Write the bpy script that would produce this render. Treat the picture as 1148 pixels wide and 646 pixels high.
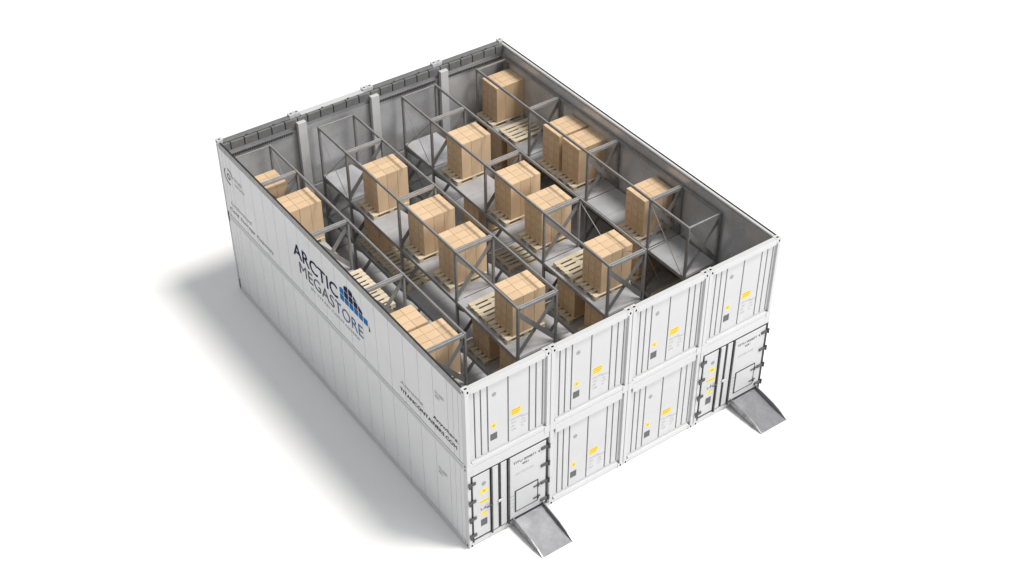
import bpy, bmesh, math, random
from mathutils import Vector, Matrix
random.seed(7)
for o in list(bpy.data.objects): bpy.data.objects.remove(o)
SC = bpy.context.scene
COL = SC.collection

# ------------------------------------------------------------------ camera
cam_d = bpy.data.cameras.new('camera'); cam = bpy.data.objects.new('camera', cam_d); COL.objects.link(cam)
cam.location = (-12.184, -19.094, 27.203)
cam.rotation_euler = (math.radians(50.34), math.radians(0.15), math.radians(-35.412))
cam_d.lens = 49.06; cam_d.sensor_width = 36; cam_d.clip_end = 1000; cam_d.clip_start = 0.5
SC.camera = cam

# ------------------------------------------------------------------ studio light
w = bpy.data.worlds.new('World'); SC.world = w; w.use_nodes = True
bg = w.node_tree.nodes['Background']; bg.inputs[0].default_value = (0.97, 0.985, 1.0, 1); bg.inputs[1].default_value = 0.52
SUN_DIR = Vector((1.75, -1.6, 5.4)).normalized()          # towards the key lamp
ld = bpy.data.lights.new('key_softbox', 'AREA'); ld.shape = 'DISK'; ld.size = 76; ld.energy = 860000; ld.color = (1, 0.97, 0.93)
lo = bpy.data.objects.new('key_softbox', ld); COL.objects.link(lo)
lo.location = Vector((5, 6, 2)) + SUN_DIR * 300
lo.rotation_euler = SUN_DIR.to_track_quat('Z', 'Y').to_euler()
FILL_DIR = Vector((0.62, -1.0, 0.50)).normalized()         # added fill lamp from the front right, brightens front faces
fd = bpy.data.lights.new('front_fill', 'AREA'); fd.shape = 'RECTANGLE'; fd.size = 60; fd.size_y = 36; fd.energy = 38000
fo = bpy.data.objects.new('front_fill', fd); COL.objects.link(fo); fo.location = Vector((5, 6, 2)) + FILL_DIR * 90
fo.rotation_euler = FILL_DIR.to_track_quat('Z', 'Y').to_euler()
SC.view_settings.view_transform = 'Standard'; SC.view_settings.look = 'None'
SC.cycles.diffuse_bounces = 8; SC.cycles.max_bounces = 14
SC.view_settings.exposure = 0; SC.view_settings.gamma = 1

# ------------------------------------------------------------------ materials
def mat(name, col, rough=.5, metal=0, var=.0, scale=3.0, bump=0, bscale=40, obj_var=0, col2=None, stretch=(1, 1, 1), spec=.5):
    m = bpy.data.materials.new(name); m.use_nodes = True
    nt = m.node_tree; b = nt.nodes['Principled BSDF']
    b.inputs['Roughness'].default_value = rough; b.inputs['Metallic'].default_value = metal
    b.inputs['Specular IOR Level'].default_value = spec
    c = tuple(col) + (1,)
    b.inputs['Base Color'].default_value = c
    L = nt.links.new
    tc = nt.nodes.new('ShaderNodeTexCoord'); mp = nt.nodes.new('ShaderNodeMapping'); mp.inputs['Scale'].default_value = stretch
    L(tc.outputs['Object'], mp.inputs[0])
    if var:
        n = nt.nodes.new('ShaderNodeTexNoise'); n.inputs['Scale'].default_value = scale; n.inputs['Detail'].default_value = 6
        L(mp.outputs[0], n.inputs['Vector'])
        r = nt.nodes.new('ShaderNodeValToRGB')
        r.color_ramp.elements[0].position = .3; r.color_ramp.elements[1].position = .7
        d = col2 or tuple(x * (1 - var) for x in col)
        r.color_ramp.elements[0].color = tuple(d) + (1,); r.color_ramp.elements[1].color = c
        L(n.outputs['Fac'], r.inputs[0]); out = r.outputs[0]
        if obj_var:
            oi = nt.nodes.new('ShaderNodeObjectInfo'); hs = nt.nodes.new('ShaderNodeHueSaturation')
            mr = nt.nodes.new('ShaderNodeMapRange'); mr.inputs[3].default_value = 1 - obj_var; mr.inputs[4].default_value = 1 + obj_var * .4
            L(oi.outputs['Random'], mr.inputs[0]); L(mr.outputs[0], hs.inputs['Value']); L(out, hs.inputs['Color']); out = hs.outputs[0]
        L(out, b.inputs['Base Color'])
        rr = nt.nodes.new('ShaderNodeMapRange'); rr.inputs[3].default_value = rough * 1.15; rr.inputs[4].default_value = rough * .85
        L(n.outputs['Fac'], rr.inputs[0]); L(rr.outputs[0], b.inputs['Roughness'])
    if bump:
        n2 = nt.nodes.new('ShaderNodeTexNoise'); n2.inputs['Scale'].default_value = bscale; n2.inputs['Detail'].default_value = 3
        L(mp.outputs[0], n2.inputs['Vector'])
        bp = nt.nodes.new('ShaderNodeBump'); bp.inputs['Strength'].default_value = bump; bp.inputs['Distance'].default_value = .02
        L(n2.outputs['Fac'], bp.inputs['Height']); L(bp.outputs[0], b.inputs['Normal'])
    return m

M = {}
M['ground'] = mat('studio_white', (.88, .88, .88), .9, var=.01, spec=.1)
M['frame'] = mat('frame_white_lit', (.535, .539, .546), .42, var=.04, scale=1.5, bump=.02, bscale=6)  # panel white lightened a little to stand in for brightly lit rail tops
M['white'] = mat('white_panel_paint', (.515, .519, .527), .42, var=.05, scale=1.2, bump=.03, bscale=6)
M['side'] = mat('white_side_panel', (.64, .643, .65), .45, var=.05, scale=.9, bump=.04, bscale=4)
M['seam'] = mat('dark_groove_backing', (.10, .10, .11), .8, var=.2)  # dark backing colour deepens the shade in the narrow grooves
M['softseam'] = mat('side_groove_backing', (.33, .335, .34), .8, var=.2)  # grey backing colour behind the thin side grooves, darker than the wall
M['liner'] = mat('grey_inner_liner', (.55, .556, .572), .27, metal=.3, var=.28, scale=1.1, bump=.22, bscale=1.4)
M['rail'] = mat('dark_grey_rail', (.18, .182, .185), .5, metal=.15, var=.25, scale=6)
M['siderail'] = mat('grey_cut_edge', (.30, .302, .305), .5, metal=.1, var=.25, scale=6)
M['black'] = mat('black_rubber', (.015, .015, .016), .6, var=.3, scale=8)
M['hinge'] = mat('grey_hinge_steel', (.10, .10, .105), .45, metal=.6, var=.3, scale=9)
M['rack'] = mat('grey_rack_steel', (.265, .26, .258), .42, metal=.15, var=.22, scale=5)
M['bar'] = mat('pale_galvanised_bar', (.40, .39, .385), .36, metal=.35, var=.2, scale=7)
M['deck'] = mat('grey_shelf_sheet', (.46, .462, .48), .42, metal=.05, var=.16, scale=2.2)
M['floor'] = mat('pale_inner_floor', (.68, .68, .685), .5, metal=.0, var=.25, scale=2)  # floor colour lightened to bounce more light into the interior
M['card'] = mat('brown_cardboard', (.68, .495, .318), .85, var=.10, scale=5, bump=.06, bscale=60, obj_var=.10, stretch=(1, 1, .4), spec=.2)
M['print'] = mat('brown_carton_print', (.59, .415, .24), .85, var=.2, scale=30, spec=.2)
M['tape'] = mat('pale_packing_tape', (.70, .56, .38), .45, var=.08, scale=9)
M['wood'] = mat('pale_pallet_wood', (.70, .61, .46), .8, var=.2, scale=4, bump=.2, bscale=14, obj_var=.14, stretch=(.5, 5, 5), spec=.2)
M['alu'] = mat('scuffed_aluminium', (.32, .322, .337), .34, metal=.6, var=.25, scale=5, bump=.06, bscale=12)
M['yellow'] = mat('yellow_sticker', (.80, .61, .035), .5, var=.12, scale=20)
M['orange'] = mat('orange_sticker_print', (.55, .36, .03), .5, var=.2, scale=20)
M['grey'] = mat('grey_placard', (.11, .11, .115), .6, var=.35, scale=30)
M['ink'] = mat('dark_lettering', (.03, .03, .04), .9, var=.2, scale=20, spec=.03)
M['paleink'] = mat('pale_grey_lettering', (.42, .43, .44), .6, var=.1, scale=20)
M['midink'] = mat('mid_grey_lettering', (.22, .225, .24), .6, var=.1, scale=20)
M['navy'] = mat('navy_lettering', (.022, .027, .080), .9, var=.15, scale=15, spec=.03)
M['slate'] = mat('slate_lettering', (.13, .14, .17), .9, var=.15, scale=15, spec=.03)
M['blue'] = mat('blue_emblem', (.025, .16, .42), .9, var=.15, scale=15, spec=.03)
M['blueink'] = mat('blue_grey_lettering', (.11, .17, .32), .9, var=.15, scale=15, spec=.03)

# ------------------------------------------------------------------ mesh helpers
def box(bm, x0, x1, y0, y1, z0, z1, mi=0):
    vs = [bm.verts.new((x, y, z)) for x in (x0, x1) for y in (y0, y1) for z in (z0, z1)]
    for f in ((0, 1, 3, 2), (4, 6, 7, 5), (0, 4, 5, 1), (2, 3, 7, 6), (0, 2, 6, 4), (1, 5, 7, 3)):
        bm.faces.new([vs[i] for i in f]).material_index = mi
def bar(bm, a, b, w, t, up=(0, 0, 1), mi=0):
    """flat bar from a to b: w across (perpendicular to up), t along up-ish"""
    a, b = Vector(a), Vector(b); d = (b - a).normalized(); s = d.cross(Vector(up)).normalized(); n = s.cross(d)
    s *= w / 2; n *= t / 2
    vs = [bm.verts.new(p + i * s + j * n) for p in (a, b) for i in (-1, 1) for j in (-1, 1)]
    for f in ((0, 1, 3, 2), (4, 6, 7, 5), (0, 4, 5, 1), (2, 3, 7, 6), (0, 2, 6, 4), (1, 5, 7, 3)):
        bm.faces.new([vs[i] for i in f]).material_index = mi
def rod(bm, a, b, r, n=8):
    a, b = Vector(a), Vector(b); q = (b - a).to_track_quat('Z', 'Y')
    rings = [[bm.verts.new(p + q @ Vector((r * math.cos(2 * math.pi * i / n), r * math.sin(2 * math.pi * i / n), 0))) for i in range(n)] for p in (a, b)]
    for i in range(n): bm.faces.new((rings[0][i], rings[0][(i + 1) % n], rings[1][(i + 1) % n], rings[1][i]))
    bm.faces.new(rings[0][::-1]); bm.faces.new(rings[1])
def link(name, bm, mats, parent=None, bevel=0, loc=(0, 0, 0)):
    bmesh.ops.recalc_face_normals(bm, faces=bm.faces[:])
    if bevel: bmesh.ops.bevel(bm, geom=bm.edges[:], offset=bevel, segments=1, affect='EDGES', clamp_overlap=True)
    me = bpy.data.meshes.new(name); bm.to_mesh(me); bm.free()
    for m in (mats if isinstance(mats, (list, tuple)) else [mats]): me.materials.append(M[m])
    o = bpy.data.objects.new(name, me); COL.objects.link(o); o.location = loc
    if parent: o.parent = parent
    return o
def boxes(name, lst, m, parent=None, bevel=.004):
    bm = bmesh.new()
    for b in lst: box(bm, *b)
    return link(name, bm, m, parent, bevel)
def thing(name, label, cat, loc=(0, 0, 0), group=None):
    o = bpy.data.objects.new(name, None); COL.objects.link(o); o.location = loc; o.empty_display_size = .2
    o['label'] = label; o['category'] = cat
    if group: o['group'] = group
    return o
def struct(o, label=None):
    o['kind'] = 'structure'
    o['label'] = label or o.name; o['category'] = o.name
def copy_tree(o, parent=None):
    c = o.copy(); COL.objects.link(c)
    if parent: c.parent = parent
    for ch in list(o.children): copy_tree(ch, c)
    return c
FRONT = Matrix(((1, 0, 0), (0, 0, -1), (0, 1, 0))).transposed().inverted()  # placeholder, replaced below
def text(name, s, m, parent, at, size, face='front', width=None, spacing=1.0, off=0.0, align='LEFT'):
    """lettering as thin mesh; at = lower left point as read. face: 'front' (looks -y) or 'left' (looks -x)"""
    cu = bpy.data.curves.new(name, 'FONT'); cu.body = s; cu.size = size; cu.extrude = .0015; cu.space_character = spacing; cu.offset = off
    cu.resolution_u = 3
    t = bpy.data.objects.new(name, cu); COL.objects.link(t)
    dg = bpy.context.evaluated_depsgraph_get(); dg.update()
    me = bpy.data.meshes.new_from_object(t.evaluated_get(dg)); bpy.data.objects.remove(t)
    xs = [v.co.x for v in me.vertices]; ys = [v.co.y for v in me.vertices]
    k = width / (max(xs) - min(xs)) if width else 1
    x0, y0 = min(xs), 0
    for v in me.vertices:
        x, y, z = (v.co.x - x0) * k, v.co.y - y0, v.co.z
        v.co = Vector((x, -z, y)) if face == 'front' else Vector((-z, -x, y))
    me.materials.clear(); me.materials.append(M[m])
    o = bpy.data.objects.new(name, me); COL.objects.link(o); o.parent = parent; o.location = at
    return o
def casting(parent, x, y, z, sx, sy, sz, holes):
    """corner casting at min corner (x,y,z); holes: faces with an oval hole"""
    bm = bmesh.new()
    cx, cy, cz = x + sx / 2, y + sy / 2, z + sz / 2
    axes = {'-y': ((1, 0, 0), (0, 0, 1), (0, -1, 0)), '+y': ((-1, 0, 0), (0, 0, 1), (0, 1, 0)), '-x': ((0, -1, 0), (0, 0, 1), (-1, 0, 0)),
            '+x': ((0, 1, 0), (0, 0, 1), (1, 0, 0)), '+z': ((1, 0, 0), (0, 1, 0), (0, 0, 1)), '-z': ((1, 0, 0), (0, -1, 0), (0, 0, -1))}
    h = Vector((sx / 2, sy / 2, sz / 2)); c = Vector((cx, cy, cz))
    for k, (u, v, n) in axes.items():
        u, v, n = Vector(u), Vector(v), Vector(n)
        hu, hv, hn = abs(u.dot(h)), abs(v.dot(h)), abs(n.dot(h))
        o = c + n * hn
        if k not in holes:
            bm.faces.new([bm.verts.new(o + u * a * hu + v * b * hv) for a, b in ((-1, -1), (1, -1), (1, 1), (-1, 1))]); continue
        N = 16; ru, rv = (.026, .040) if k != '+z' else (.042, .026)
        out, inn, deep = [], [], []
        for i in range(N):
            a = 2 * math.pi * (i + .5) / N; ca, sa = math.cos(a), math.sin(a); s = 1 / max(abs(ca), abs(sa))
            out.append(bm.verts.new(o + u * ca * s * hu + v * sa * s * hv))
            inn.append(bm.verts.new(o + u * ca * ru + v * sa * rv)); deep.append(bm.verts.new(o + u * ca * ru + v * sa * rv - n * .055))
        for i in range(N):
            j = (i + 1) % N
            bm.faces.new((out[i], out[j], inn[j], inn[i])); bm.faces.new((inn[i], inn[j], deep[j], deep[i])).material_index = 1
        for qa, qb in ((1, 1), (-1, 1), (-1, -1), (1, -1)):
            cs = bm.verts.new(o + u * qa * hu + v * qb * hv)
            near = sorted(out, key=lambda q: (q.co - cs.co).length)[:2]
            bm.faces.new((cs, near[0], near[1]))
        bm.faces.new(deep).material_index = 1
    bmesh.ops.remove_doubles(bm, verts=bm.verts[:], dist=1e-5)
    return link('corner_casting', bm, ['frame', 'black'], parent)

# ------------------------------------------------------------------ setting
bm = bmesh.new()
vs = [bm.verts.new(p) for p in ((-250, -250, 0), (250, -250, 0), (250, 250, 0), (-250, 250, 0))]; bm.faces.new(vs)
g = link('ground', bm, 'ground'); struct(g, 'plain white studio floor under the containers')

# ------------------------------------------------------------------ containers
P = 2.45; W = 9.80; L = 12.55; H = 5.40; MID = 2.835
GRX = (.30, .475, .665, 1.25, 1.86, 2.055, 2.25)
GRY = [.30, .525, .76] + [1.38 + .653 * i for i in range(16)] + [L - .76, L - .525, L - .30]
YP = .065                       # recess of the front panels behind the posts

def grooved(parent, z0, z1):
    """front end wall: ribs of sheet with narrow dark-backed grooves between them"""
    xs = [.10] + list(GRX) + [2.35]; g = .016
    bm = bmesh.new()
    for a, b in zip(xs[:-1], xs[1:]):
        box(bm, a + (g if a > .1 else 0), b - (g if b < 2.35 else 0), YP, YP + .05, z0 + .035, z1 - .035, 0)
    link('front_panel', bm, 'white', parent, .006)
    # panel margins above and below the grooves
    for za in (z0, z1 - .034): boxes('panel_margin', [(.10, 2.35, YP + .001, YP + .05, za, za + .034)], 'white', parent, 0)
    boxes('panel_seam', [(.10, 2.35, YP + .028, YP + .07, z0 + .003, z1 - .003)], 'seam', parent, 0)

def emblem_ring(parent, x, y, z, r=.06):
    bm = bmesh.new(); N = 20
    for ra, rb in ((r, r * .72), (r * .45, r * .28)):
        o = [bm.verts.new((x + ra * math.cos(2 * math.pi * i / N), y, z + ra * 1.1 * math.sin(2 * math.pi * i / N))) for i in range(N)]
        q = [bm.verts.new((x + rb * math.cos(2 * math.pi * i / N), y, z + rb * 1.1 * math.sin(2 * math.pi * i / N))) for i in range(N)]
        for i in range(N): bm.faces.new((o[i], o[(i + 1) % N], q[(i + 1) % N], q[i]))
    box(bm, x - r * .8, x + r * .8, y - .001, y + .001, z - r * .12, z + r * .12)
    return link('round_emblem', bm, 'midink', parent)

def sticker(parent, name, m, x0, x1, y, z0, z1):
    return boxes(name, [(x0, x1, y - .003, y, z0, z1)], m, parent, 0)

def panel_marks(c):
    y = YP
    emblem_ring(c, .85, y - .002, 1.98)
    s = sticker(c, 'warning_sticker', 'yellow', .765, .90, y, .90, 1.035)
    boxes('warning_print', [(.80, .865, y - .0045, y - .003, .935, 1.0)], 'orange', s, 0)
    sticker(c, 'grey_placard', 'grey', .73, .925, y, .51, .725)
    s = sticker(c, 'warning_sticker', 'yellow', 1.325, 1.615, y, .99, 1.19)
    boxes('warning_print', [(1.345, 1.595, y - .0045, y - .003, 1.135, 1.175), (1.345, 1.595, y - .0045, y - .003, 1.07, 1.105), (1.345, 1.55, y - .0045, y - .003, 1.02, 1.045)], 'orange', s, 0)
    for i, t in enumerate(('MAX GROSS', 'TARE', 'NET', 'CUBE')):
        text('weight_lettering', t, 'paleink', c, (1.33, y - .002, .84 - i * .115), .062)
    for i, t in enumerate(('34 000 KG', '4 580', '29 420', '67.9')):
        text('weight_lettering', t, 'paleink', c, (1.62, y - .002, .80 - i * .10), .05)

def hinge(parent, x0, x1, z, y=-.012):
    h = boxes('hinge', [(x0, x1, y - .03, y, z - .045, z + .045)], 'hinge', parent, .006)
    xa = x1 if x0 < 1 and x1 < 1 else x0
    xe = x0 if x0 < 1 and x1 < 1 else x1
    bm = bmesh.new(); rod(bm, (xe, y - .035, z - .075), (xe, y - .035, z + .075), .028, 10); link('hinge_pin', bm, 'hinge', h)
    return h

def door_front(c):
    z0, z1 = .245, 2.525
    boxes('door_gasket', [(.10, 2.416, -.003, .10, z0 - .022, z1 + .022)], 'black', c, .003)
    # narrow left leaf
    d = boxes('door', [(.145, .640, -.012, .034, z0 + .028, z1 - .025)], 'white', c, .008)
    d['label'] = 'narrow left door leaf with yellow stickers'
    emblem_ring(d, .46, -.015, 2.12, .062)
    for (xa, xb, za, zb) in ((.35, .585, 1.80, 1.93), (.315, .625, 1.46, 1.55), (.375, .53, .985, 1.10)):
        s = sticker(d, 'warning_sticker', 'yellow', xa, xb, -.012, za, zb)
        s2 = [(xa + .08, xb - .08, -.0168, -.0152, za + .03, zb - .03)] if zb - za > .1 else [(xa + .02, xb - .02, -.0168, -.0152, za + .03, zb - .03)]
        boxes('warning_print', s2, 'orange', s, 0)
    sticker(d, 'grey_placard', 'grey', .355, .545, -.012, .62, .86)
    text('notice_lettering', 'L-5', 'ink', d, (.36, -.014, 1.20), .13)
    for z in (2.29, 1.665, 1.055, .435): hinge(d, .035, .225, z)
    # dark bars stand in for shaded leaf edges; white bars between
    for xa, xb, yf in ((.665, .685, -.03), ):
        boxes('shade_bar', [(xa, xb + .02, yf - .02, .02, z0 - .06, z1 - .01)], 'hinge', c, .006)
    boxes('door_mullion', [(.715, .880, -.02, .034, z0 + .01, z1 - .015)], 'white', c, .006)
    boxes('door_mullion', [(.965, 1.135, -.02, .034, z0 + .01, z1 - .015)], 'white', c, .006)
    boxes('latch', [(.86, 1.0, -.055, -.021, 1.20, 1.28)], 'white', c, .01)
    hd = boxes('door_handle', [(.50, .70, -.07, -.05, 1.245, 1.285), (.64, .70, -.05, -.012, 1.225, 1.305)], 'hinge', c, .006)
    boxes('shade_bar', [(1.158, 1.205, -.055, -.005, z0 - .06, z1 - .01)], 'hinge', c, .008)  # dark bar drawn for the shaded side edge of the wide leaf
    # wide right leaf
    r = boxes('door', [(1.230, 2.325, -.020, .034, z0 + .028, z1 - .025)], 'white', c, .008)
    r['label'] = 'wide right door leaf with a small framed hatch'
    for z in (2.29, 1.68, 1.06, .42): hinge(r, 2.165, 2.40, z, -.022)
    fr = boxes('hatch_gasket', [(1.375, 1.397, -.034, -.021, .49, 1.26), (2.065, 2.087, -.034, -.021, .49, 1.26), (1.397, 2.065, -.034, -.021, .49, .512), (1.397, 2.065, -.034, -.021, 1.238, 1.26)], 'black', r, 0)
    boxes('hatch', [(1.403, 2.058, -.040, -.021, .52, 1.23)], 'white', r, .006)
    for z in (1.08, .66): boxes('hatch_hinge', [(1.93, 2.14, -.062, -.041, z - .022, z + .022), (2.05, 2.09, -.075, -.041, z - .055, z + .055)], 'hinge', r, .004)
    text('number_lettering', 'TITU 000871 4', 'ink', r, (1.33, -.022, 2.21), .115, width=.80)
    text('number_lettering', '45R1', 'ink', r, (1.60, -.022, 2.08), .10)
    text('name_lettering', 'ARCTICSTORE', 'paleink', r, (1.40, -.022, 1.80), .10, width=.55)
    for i, t in enumerate(('MAX GROSS', 'TARE', 'NET', 'CUBE')):
        text('weight_lettering', t, 'paleink', r, (1.245, -.022, 1.10 - i * .13), .045, width=.11)

def dome_emblem(c):
    """blue dome of squares on the left side wall (read from back to front)"""
    y0, z0, w, h = 5.74, MID + 1.40, .234, .222
    cells = []
    prof = ((0, .36), (.16, .54), (.42, .66), (.65, .63), (.86, .48), (1.05, .36), (1.26, .235), (1.41, .21))
    def top(u):
        for (a, p), (b, q) in zip(prof[:-1], prof[1:]):
            if u <= b: return p + (q - p) * max(0, u - a) / (b - a)
        return prof[-1][1]
    for r in range(3):
        for k in range(6):
            u0, u1 = k * w + .022, (k + 1) * w - .022; v0, v1 = r * h + .018, (r + 1) * h - .018
            if top((u0 + u1) / 2) < v0 + .03: continue
            pts = [(u0, v0), (u1, v0)]
            for i in range(5):
                u = u1 + (u0 - u1) * i / 4; pts.append((u, max(v0 + .004, min(v1, top(u)))))
            cells.append((pts, 0 if r == 0 or (r == 1 and k in (0, 5)) else 1))
    cells.append(([(6 * w + .02, -.10), (6 * w + .09, -.10), (6 * w + .03, .10)], 1))
    bm = bmesh.new()
    for pts, m in cells:
        # the dome leans with the panel: straight on the wall
        f = bm.faces.new([bm.verts.new((-.003, y0 - u, z0 + v)) for u, v in pts]); f.material_index = m
    bmesh.ops.remove_doubles(bm, verts=bm.verts[:], dist=1e-5)
    return link('dome_emblem', bm, ['blue', 'navy'], c)

def side_wall(c, x_out, x_in, z0, z1, sgn):
    """long wall, made in container space; x_out the outer face. Thin vertical grooves on the outside"""
    g = .007; bm = bmesh.new(); ys = [.16] + GRY + [L - .16]
    t = .03
    for a, b in zip(ys[:-1], ys[1:]):
        lo, hi = sorted((x_out, x_out + sgn * t)); box(bm, lo, hi, a + (g if a > .17 else 0), b - (g if b < L - .17 else 0), z0, z1)
    link('side_wall', bm, 'side', c, .003)
    lo, hi = sorted((x_out + sgn * (t * .6), x_out + sgn * (t + .008)))
    boxes('side_wall_seam', [(lo, hi, .16, L - .16, z0 + .002, z1 - .002)], 'softseam', c, 0)
    lo, hi = sorted((x_out + sgn * (t + .010), x_in))
    boxes('inner_liner', [(lo, hi, .13, L - .30, z0 - .05, z1 + .03)], 'liner', c, 0)

NAMES = ['left corner', 'second from left', 'third from left', 'right corner']
cont = {}
for lvl in (0, 1):
    zb = MID * lvl
    for i in range(4):
        door = lvl == 0 and i in (0, 3)
        if lvl == 1:
            lab = ['roofless white upper container with big side lettering, at the left end of its row',
                   'roofless white upper container, second from the left, above a plain white container',
                   'roofless white upper container, third from the left, between two like it',
                   'roofless white upper container at the right end, above the right door'][i]
        else:
            lab = ['white lower container with doors below the side lettering, at the left corner',
                   'white lower container without doors, beside the left doors and ramp',
                   'white lower container without doors, beside the right doors and ramp',
                   'white lower container with doors and ramp at the right end'][i]
        c = thing('shipping_container', lab, 'container', (i * P + .005, 0, zb), 'stacked white shipping containers')
        cont[lvl, i] = c
        top = (H - MID) if lvl else MID
        # --- front frame
        for xa, xb in ((.003, .098), (2.418, 2.437)) if door else ((.003, .115), (2.335, 2.437)):
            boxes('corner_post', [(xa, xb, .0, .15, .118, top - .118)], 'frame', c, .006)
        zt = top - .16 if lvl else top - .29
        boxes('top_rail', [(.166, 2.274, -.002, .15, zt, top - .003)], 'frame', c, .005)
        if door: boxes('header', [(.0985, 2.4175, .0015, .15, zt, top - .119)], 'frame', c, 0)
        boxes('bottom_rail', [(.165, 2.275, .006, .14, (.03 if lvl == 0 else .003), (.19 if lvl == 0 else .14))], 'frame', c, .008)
        pz0, pz1 = (.19, zt) if lvl == 0 else (.14, zt)
        if door: door_front(c)
        else:
            grooved(c, pz0 + .004, pz1 - .004); panel_marks(c)
        # --- corner castings, front and back
        for x in (.0, 2.275):
            hx = '-x' if x == 0 else '+x'
            casting(c, x, -.004, top - .118, .165, .175, .118, ('-y', '+z', hx) if lvl else (hx,))
            casting(c, x, -.004, .0, .165, .175, .118, (hx,) if lvl else ('-y', hx))
            casting(c, x, L - .17, top - .118 + (.03 if lvl else 0), .165, .175, .118, ('+y', '+z', hx))
            casting(c, x, L - .17, .0, .165, .175, .118, ('+y', hx))
        # --- back end wall
        boxes('back_wall', [(.003, 2.437, L - .05, L - .004, .12, top - .125)], 'white', c, 0)
        boxes('back_liner', [(.010, 2.430, L - .27, L - .055, .10, top - .42 if lvl else top + .0)], 'liner', c, 0)
        if lvl:
            boxes('back_rail', [(.010, 2.430, L - .235, L - .055, top - .418, top - .13)], 'liner', c, .005)
            boxes('back_top_rail', [(.170, 2.27, L - .21, L - .02, top - .125, top - .03)], 'white' if i == 1 else 'rail', c, .006)
            boxes('back_channel', [(.010, 2.430, L - .315, L - .24, top - .29, top - .045)], 'rail', c, .004)
            for k in range(5):
                x = .30 + k * .43
                boxes('rail_tab', [(x, x + .03, L - .325, L - .235, top - .27, top - .035)], 'black', c, .003)
                if k % 2: boxes('rail_tab', [(x + .1, x + .16, L - .235, L - .215, top - .048, top - .02)], 'black', c, .003)
            if i != 1:
                bm = bmesh.new(); box(bm, (.10 if i else .20), 2.28, L - .30, L - .275, top - .52, top - .435)
                for k in range(34):
                    x = .22 + k * .06; box(bm, x, x + .026, L - .309, L - .301, top - .515, top - .44, 1)
                link('vent_strip', bm, ['rail', 'black'], c)
            if i > 0:   # white post that carries the roof edge
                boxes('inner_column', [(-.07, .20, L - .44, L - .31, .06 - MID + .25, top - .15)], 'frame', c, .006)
        # --- long outer walls
        if i == 0:
            side_wall(c, .006, .105, (.16 if lvl == 0 else .10), (top - .10 if lvl == 0 else top - .20), 1)
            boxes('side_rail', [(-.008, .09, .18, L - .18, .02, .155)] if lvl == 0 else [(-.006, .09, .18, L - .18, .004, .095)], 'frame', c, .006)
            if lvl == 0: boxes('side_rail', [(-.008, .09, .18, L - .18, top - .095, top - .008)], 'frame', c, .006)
            else:
                boxes('side_rail', [(-.004, .070, .18, L - .18, top - .195, top - .03)], 'siderail', c, .006)
                boxes('roof_gasket', [(.030, .070, .18, L - .2, top - .028, top - .010)], 'black', c, .003)
        if i == 3:
            side_wall(c, 2.434, 2.335, (.16 if lvl == 0 else .10), (top - .10 if lvl == 0 else top - .16), -1)
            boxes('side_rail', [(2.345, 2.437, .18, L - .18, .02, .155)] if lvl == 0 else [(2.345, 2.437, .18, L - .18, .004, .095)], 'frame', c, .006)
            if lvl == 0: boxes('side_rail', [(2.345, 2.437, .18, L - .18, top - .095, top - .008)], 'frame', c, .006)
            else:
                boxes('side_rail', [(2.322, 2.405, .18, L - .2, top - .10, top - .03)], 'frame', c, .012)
                boxes('roof_gasket', [(2.407, 2.435, .18, L - .18, top - .12, top - .012)], 'black', c, .003)
        # inner face of the front wall
        boxes('front_liner', [(.010, 2.430, .155, .20, (.12 if lvl == 0 else -.02), top - (.17 if lvl else -.0))], 'liner', c, 0)
        if lvl == 0:
            boxes('floor', [(.004, 2.436, .18, L - .30, .05, .19)], 'floor', c, 0)

# ------------------------------------------------------------------ lettering on the left side
c = cont[1, 0]; z = -MID
LX = -.003
text('company_lettering', 'ARCTIC', 'navy', c, (LX, 8.22, 4.12 + z), .62, 'left', width=2.36, off=.003)
text('company_lettering', 'MEGAS', 'slate', c, (LX, 7.97, 3.62 + z), .56, 'left', width=1.86, off=-.004)
text('company_lettering', 'TORE', 'blueink', c, (LX, 6.06, 3.62 + z), .56, 'left', width=1.40, off=-.004)
text('tagline_lettering', 'BY TITAN CONTAINERS', 'paleink', c, (LX, 7.40, 3.40 + z), .125, 'left', width=2.52)
text('tagline_lettering', 'Anytime.', 'paleink', c, (LX, 2.92, 3.46 + z), .17, 'left', width=1.1)
text('tagline_lettering', 'Anywhere.', 'ink', c, (LX, 1.42, 3.46 + z), .155, 'left', width=1.1)
text('web_lettering', 'TITANCONTAINERS.COM', 'ink', c, (LX, 2.94, 3.20 + z), .165, 'left', width=2.54)
text('tagline_lettering', 'Unlimited', 'paleink', c, (LX, 12.10, 3.42 + z), .17, 'left', width=1.25)
text('tagline_lettering', 'Cold Storage Capacity', 'midink', c, (LX, 12.25, 3.17 + z), .155, 'left', width=2.68)
dome_emblem(c).location = (0, 0, -MID)
for k, (lv, zz) in enumerate(((1, 1.55), (0, 1.80))):
    for j, s in enumerate(('TITU 000871', '45R1')):
        text('number_lettering', s, 'paleink', cont[lv, 0], (LX, 1.30 - j * .0, zz - j * .13), .12, 'left', width=(.40, .2)[j])
for lv, za, zb in ((0, .13, .42), (1, -.22, .14)):
    boxes('lock_slot', [(-.014, -.0085, L - .13, L - .085, za, zb)], 'black', cont[lv, 0], 0)
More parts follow.
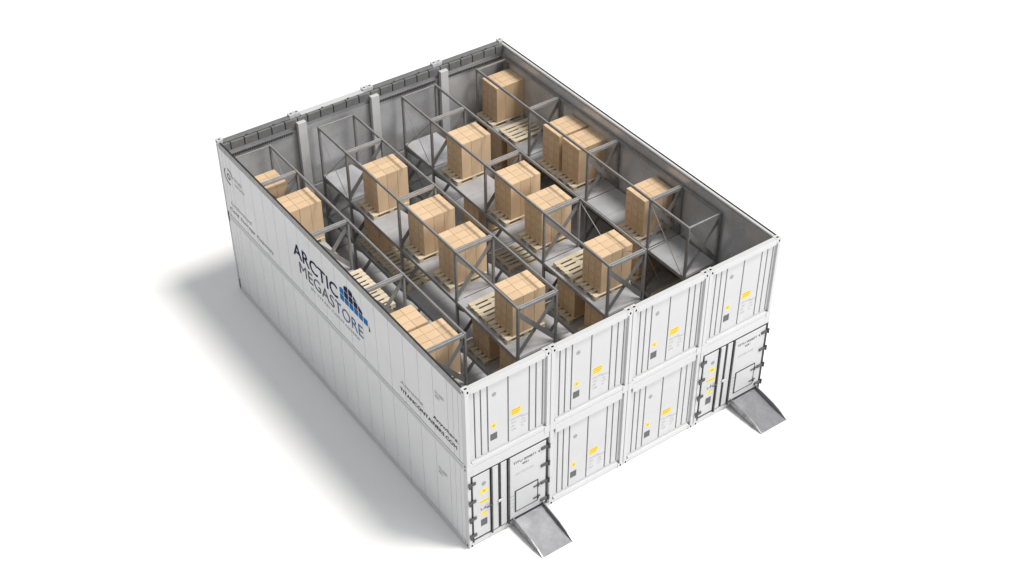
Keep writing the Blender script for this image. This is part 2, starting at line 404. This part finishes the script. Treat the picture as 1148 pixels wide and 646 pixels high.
# round crest near the back end
bm = bmesh.new()
N = 22
for ra, rb, a0, a1 in ((.27, .235, .2, 1.6), (.27, .235, 2.4, 4.9), (.10, .07, 0, 6.28)):
    pts = [a0 + (a1 - a0) * k / N for k in range(N + 1)]
    o = [bm.verts.new((LX, 11.98 - ra * math.cos(a), 4.46 - MID + 1.05 * ra * math.sin(a))) for a in pts]
    q = [bm.verts.new((LX, 11.98 - rb * math.cos(a), 4.46 - MID + 1.05 * rb * math.sin(a))) for a in pts]
    for k in range(N): bm.faces.new((o[k], o[k + 1], q[k + 1], q[k]))
link('round_emblem', bm, 'slate', c)
text('emblem_lettering', 'TITAN', 'paleink', c, (LX, 11.66, 4.50 - MID), .17, 'left')
text('emblem_lettering', 'CONTAINERS', 'paleink', c, (LX, 11.66, 4.34 - MID), .10, 'left')

# ------------------------------------------------------------------ ramps
def make_ramp():
    r = thing('loading_ramp', 'scuffed aluminium loading ramp below the left container doors', 'ramp', (1.78, 0, 0), 'ramps at the container doors')
    bm = bmesh.new(); x0, x1 = -.46, .46; ya, za, yb, zb = -.03, .225, -1.30, .012
    def prism(bm, pts, xa, xb):
        A = [bm.verts.new((xa, y, z)) for y, z in pts]; B = [bm.verts.new((xb, y, z)) for y, z in pts]; n = len(pts)
        for k in range(n): bm.faces.new((A[k], A[(k + 1) % n], B[(k + 1) % n], B[k]))
        bm.faces.new(A[::-1]); bm.faces.new(B)
    prism(bm, [(ya, za), (yb, zb), (yb, zb - .008), (ya, za - .03)], x0 + .012, x1 - .012)
    link('ramp_plate', bm, 'alu', r, .002)
    for xa, xb in ((x0 - .015, x0 + .013), (x1 - .013, x1 + .015)):
        bm = bmesh.new(); prism(bm, [(ya + .01, za + .10), (-.35, .295), (-.80, .225), (-1.10, .135), (yb - .015, .022), (yb - .015, .004), (-.9, .004), (-.3, .09), (ya + .01, za - .07)], xa, xb)
        link('side_flange', bm, 'alu', r, .002)
    boxes('hinge_plate', [(x0 + .02, x1 - .02, -.045, -.008, .200, .235)], 'hinge', r, .004)
    for sx in (-1, 1):
        for yy, zz in ((-.62, .16), (-.98, .09)):
            bm = bmesh.new(); xx = sx * .485
            pts = [Vector((xx, yy + .055 * math.cos(2 * math.pi * k / 12), zz + .055 * math.sin(2 * math.pi * k / 12))) for k in range(12)]
            for k in range(12): rod(bm, pts[k], pts[(k + 1) % 12], .009, 6)
            link('lifting_ring', bm, 'bar', r)
    boxes('cross_brace', [(x0 + .02, x1 - .02, -.5, -.46, .06, .12)], 'hinge', r, .003)
    return r
ramp = make_ramp()
r2 = copy_tree(ramp); r2.location = (1.78 + 3 * P, 0, 0); r2['label'] = 'scuffed aluminium loading ramp below the right container doors'

# ------------------------------------------------------------------ racks
ZT = 5.0; Z1 = 1.78; Z2 = 3.30; ZF = .19
FY = [12.0, 10.43, 7.64, 4.85, 2.07]
FYD = [12.0, 9.25, 6.43, 3.66, 2.10]
RX = dict(A=(.24, 1.42), B=(2.94, 4.18), C=(5.80, 7.04), D=(8.50, 9.66))
def make_rack(key, label, fy, shortbays, reads):
    x0, x1 = RX[key]; pw = .062
    r = thing('pallet_rack', label, 'rack', ((x0 + x1) / 2, 7.0, ZF), 'rows of pallet racking')
    off = r.location.copy()
    def L_(lst): return [(a - off.x, b - off.x, c_ - off.y, d - off.y, e - off.z, f - off.z) for a, b, c_, d, e, f in lst]
    def V_(p): return Vector(p) - off
    for y in fy:
        for xa in (x0, x1 - pw):
            boxes('upright_post', L_([(xa, xa + pw, y - .04, y + .04, ZF + .012, ZT - .002)]), 'rack', r, .006)
            boxes('foot_plate', L_([(xa - .03, xa + pw + .03, y - .08, y + .08, ZF + .003, ZF + .011)]), 'rack', r, 0)
        # pale channel across the top of the frame
        thin = y == fy[0] or (key == 'D' and y == fy[-1])
        if thin: boxes('frame_top_bar', L_([(x0 + pw + .002, x1 - pw - .002, y - .020, y + .020, ZT - .060, ZT - .012)]), 'bar', r, .003)
        else: boxes('frame_top_bar', L_([(x0 + pw + .002, x1 - pw - .002, y - .052, y - .012, ZT - .105, ZT - .012), (x0 + pw + .002, x1 - pw - .002, y + .012, y + .052, ZT - .105, ZT - .012), (x0 + pw + .002, x1 - pw - .002, y - .0119, y + .0119, ZT - .085, ZT - .055)]), 'bar', r, .003)
        bm = bmesh.new(); xi0, xi1 = x0 + pw, x1 - pw
        for za, zb in ((Z2 + .12, ZT - .22), (Z1 + .10, Z2 - .18), (ZF + .10, Z1 - .18))[1 if y == fy[0] else 0:]:
            bar(bm, V_((xi0 - .03, y - .012, zb)), V_((xi1 + .03, y - .012, za)), .012, .135, up=(0, 0, 1))
            bar(bm, V_((xi0 - .03, y + .012, za)), V_((xi1 + .03, y + .012, zb)), .012, .135, up=(0, 0, 1))
        link('cross_brace', bm, 'rack', r)
    for ya, yb in zip(fy[:-1], fy[1:]):
        a, b = yb + .042, ya - .042
        for xa in (x0 + .008, x1 - .058):
            boxes('top_rail', L_([(xa, xa + .05, a, b, ZT - .085, ZT - .006)]), 'rack', r, .004)
        for zd in (Z1, Z2):
            for xa in (x0 + .004, x1 - .054):
                boxes('shelf_beam', L_([(xa, xa + .05, a, b, zd - .115, zd - .012)]), 'rack', r, .005)
            n = 3 if ya - yb > 2 else 2
            dl = [(x0 + .012, x1 - .012, a - .03 + (b - a + .06) * k / n + .003, a - .03 + (b - a + .06) * (k + 1) / n - .003, zd - .010, zd) for k in range(n)]
            dk = boxes('shelf_deck', L_(dl), 'deck', r, .002)
    for y in (fy[0], fy[-1]):
        for zd in (Z1, Z2):
            boxes('shelf_beam', L_([(x0 + pw + .002, x1 - pw - .002, y - .03, y + .03, zd - .12, zd - .014)]), 'rack', r, .004)
    for ya, yb, xs in shortbays:
        bm = bmesh.new()
        for za, zb in ((Z2 - .1, ZT - .12), (Z1 - .1, Z2 - .15)):
            rod(bm, V_((xs, ya, zb)), V_((xs, yb, za)), .011, 6); rod(bm, V_((xs + .024, ya, za)), V_((xs + .024, yb, zb)), .011, 6)
        link('tie_rod', bm, 'rack', r)
    return r
make_rack('A', 'grey steel pallet rack along the lettered left side wall', FY, [(12.0, 10.43, 1.40)], 0)
make_rack('B', 'grey steel pallet rack in the middle, nearer the lettered left side wall', FY, [(12.0, 10.43, 2.95)], 0)
make_rack('C', 'grey steel pallet rack in the middle, nearer the unlettered right side wall', FY, [(12.0, 10.43, 5.81), (4.85, 2.07, 7.01)], 0)
make_rack('D', 'grey steel pallet rack against the right side wall', FYD, [(3.66, 2.10, 8.51)], 0)

# ------------------------------------------------------------------ pallets and cartons
def make_pallet():
    p = thing('pallet', 'pallet', 'pallet', group='wooden pallets on the racks')
    X, Y = .60, .44
    bm = bmesh.new()
    wds = (.145, .10, .145, .10, .145); n = 5; gap = (.88 - sum(wds)) / (n - 1); y = -Y
    for wd in wds:
        box(bm, -X, X, y, y + wd, .120, .142); y += wd + gap
    link('top_board', bm, 'wood', p, .003)
    bm = bmesh.new()
    for x in (-X, -.07, X - .14): box(bm, x, x + .14, -Y, Y, .098, .1195)
    link('cross_board', bm, 'wood', p, .003)
    bm = bmesh.new()
    for x in (-X, -.07, X - .14):
        for y in (-Y, -.07, Y - .14): boxes('block', [(x + .002, x + .138, y + .002, y + .138, .0225, .0975)], 'wood', p, .003)
    bm.free()
    bm = bmesh.new()
    for y in (-Y, -.05, Y - .10): box(bm, -X, X, y, y + .10, 0, .022)
    link('bottom_board', bm, 'wood', p, .003)
    return p
pallet0 = make_pallet(); pused = [0]
def put_pallet(x, y, z, label, rot=0):
    o = pallet0 if not pused[0] else copy_tree(pallet0)
    pused[0] = 1; o.location = (x, y, z); o['label'] = label; o.rotation_euler.z = rot
    return o

CW, CD, CH = .338, .262, 1.215
def carton_mesh(cw, cd, ch):
    bm = bmesh.new(); box(bm, -cw / 2, cw / 2, -cd / 2, cd / 2, 0, ch)
    bmesh.ops.recalc_face_normals(bm, faces=bm.faces[:])
    bmesh.ops.bevel(bm, geom=bm.edges[:], offset=.004, segments=2, affect='EDGES')
    # printed handling marks on the short sides
    for k in range(4):
        z = .16 + k * .29
        for sx in (-1, 1):
            for dy, wd in ((-.045, .035), (.03, .05)):
                x = sx * (cw / 2 + .0008)
                f = bm.faces.new([bm.verts.new((x, dy + a, z + b)) for a, b in ((-wd / 2, 0), (wd / 2, 0), (wd / 2, .075), (-wd / 2, .075))]); f.material_index = 1
    me = bpy.data.meshes.new('carton'); bm.to_mesh(me); bm.free()
    for m in ('card', 'print'): me.materials.append(M[m])
    return me
CM = {}
def corner(ix, iy, nx, ny):
    a = ['left', 'middle', 'right'][ix] if nx == 3 else ['left', 'right'][ix]
    b = ['near', 'middle', 'far'][iy] if ny == 3 else ['near', 'far'][iy]
    if a == b: return 'centre'
    return b + ' ' + a
def put_stack(x, y, z, where, nx=3, ny=3, ch=CH, tilt=0):
    put_pallet(x - .035, y, z, 'wooden pallet under the ' + where)
    if (nx, ny, ch) not in CM: CM[nx, ny, ch] = carton_mesh(CW, .80 / ny - .006, ch)
    px_, py_ = CW + .005, .80 / ny + .001
    for ix in range(nx):
        for iy in range(ny):
            o = bpy.data.objects.new('carton', CM[nx, ny, ch]); COL.objects.link(o)
            o.location = (x + .075 + (ix - (nx - 1) / 2) * px_ + random.uniform(-.0015, .0015) + (.0 if nx == 3 else -.17), y + (iy - (ny - 1) / 2) * py_ + random.uniform(-.0015, .0015), z + .1425)
            o.rotation_euler.z = random.uniform(-.003, .003)
            o['label'] = corner(ix, iy, nx, ny) + ' cardboard carton of the ' + where
            o['category'] = 'carton'; o['group'] = 'tall cardboard cartons stacked on pallets'

cx = {k: (a + b) / 2 for k, (a, b) in RX.items()}
XA, XB, XC, XD = .86, 3.655, 6.52, 9.10
UP = Z2 + .001; LO = Z1 + .001
put_stack(XD, 11.53, UP, 'stack in the far corner by the right wall')
put_stack(XD - .02, 8.32, UP, 'farther of two adjoining stacks, right wall rack')
put_stack(XD + .02, 7.43, UP, 'nearer of two adjoining stacks, right wall rack')
put_stack(XD - .05, 4.39, UP, 'lone upper stack nearest the front, right wall rack')
put_stack(XC, 9.62, UP, 'farthest upper stack, third rack from the left')
put_stack(XC, 7.16, UP, 'upper middle stack, farther of a pair, third rack')
put_stack(XC, 5.70, UP, 'upper middle stack, nearer of a pair, third rack')
put_stack(XC + .05, 3.13, UP, 'upper stack nearest the front, third rack')
put_stack(XB, 9.62, UP, 'farthest upper stack, second rack from the left')
put_stack(XB, 7.20, UP, 'upper middle stack, farther of a pair, second rack')
put_stack(XB, 5.68, UP, 'upper middle stack, nearer of a pair, second rack')
put_stack(XB + .03, 3.09, UP, 'upper stack nearest the front, second rack')
put_stack(XA, 10.90, UP, 'two-column stack at the back, left wall rack', nx=2)
put_stack(XA, 9.60, UP, 'three-column stack near the back, left wall rack')
put_stack(XA, 3.66, UP, 'farther of two front stacks on the left wall rack', nx=2)
put_stack(XA, 2.78, UP, 'stack nearest the front on the left wall rack')
# lower level, seen under the upper shelves
put_stack(XB, 9.77, LO, 'far lower stack, second rack from the left')
put_stack(XB, 4.12, LO, 'farther lower stack near the front, second rack')
put_stack(XB, 2.85, LO, 'lower stack nearest the front, second rack')
put_stack(XC, 8.80, LO, 'far lower stack, third rack from the left')
put_stack(XC, 4.15, LO, 'farther lower stack near the front, third rack')
put_stack(XC, 2.90, LO, 'lower stack nearest the front, third rack')
put_stack(XD, 11.30, LO, 'lower stack in the far corner, right wall rack')
put_stack(XD, 10.20, LO, 'second lower stack from the far corner, right wall rack')
put_stack(XD, 4.50, LO, 'lower stack near the front, right wall rack')
for (x, y, z, lab) in ((XD, 10.38, UP, 'empty wooden pallet beside the stack in the far right corner'),
                       (XC, 4.10, UP, 'empty wooden pallet on the upper shelf near the front, third rack'),
                       (XB, 4.02, UP, 'empty wooden pallet on the upper shelf near the front, second rack'),
                       (XA + .06, 6.95, UP, 'farther of two empty wooden pallets behind the lettered side wall'),
                       (XA + .06, 6.02, UP, 'nearer of two empty wooden pallets behind the lettered side wall'),
                       (XB - .04, 8.86, LO, 'empty lower pallet nearest the lower far stack, second rack'),
                       (XB - .04, 7.96, LO, 'second empty lower pallet from the far lower stack, second rack'),
                       (XC - .04, 6.95, LO, 'empty lower pallet under the middle upper stacks, third rack'),
                       (XA, 5.6, LO, 'empty lower pallet under the left wall rack'),
                       (XD, 2.9, LO, 'empty lower pallet near the front under the right wall rack')):
    put_pallet(x, y, z, lab)
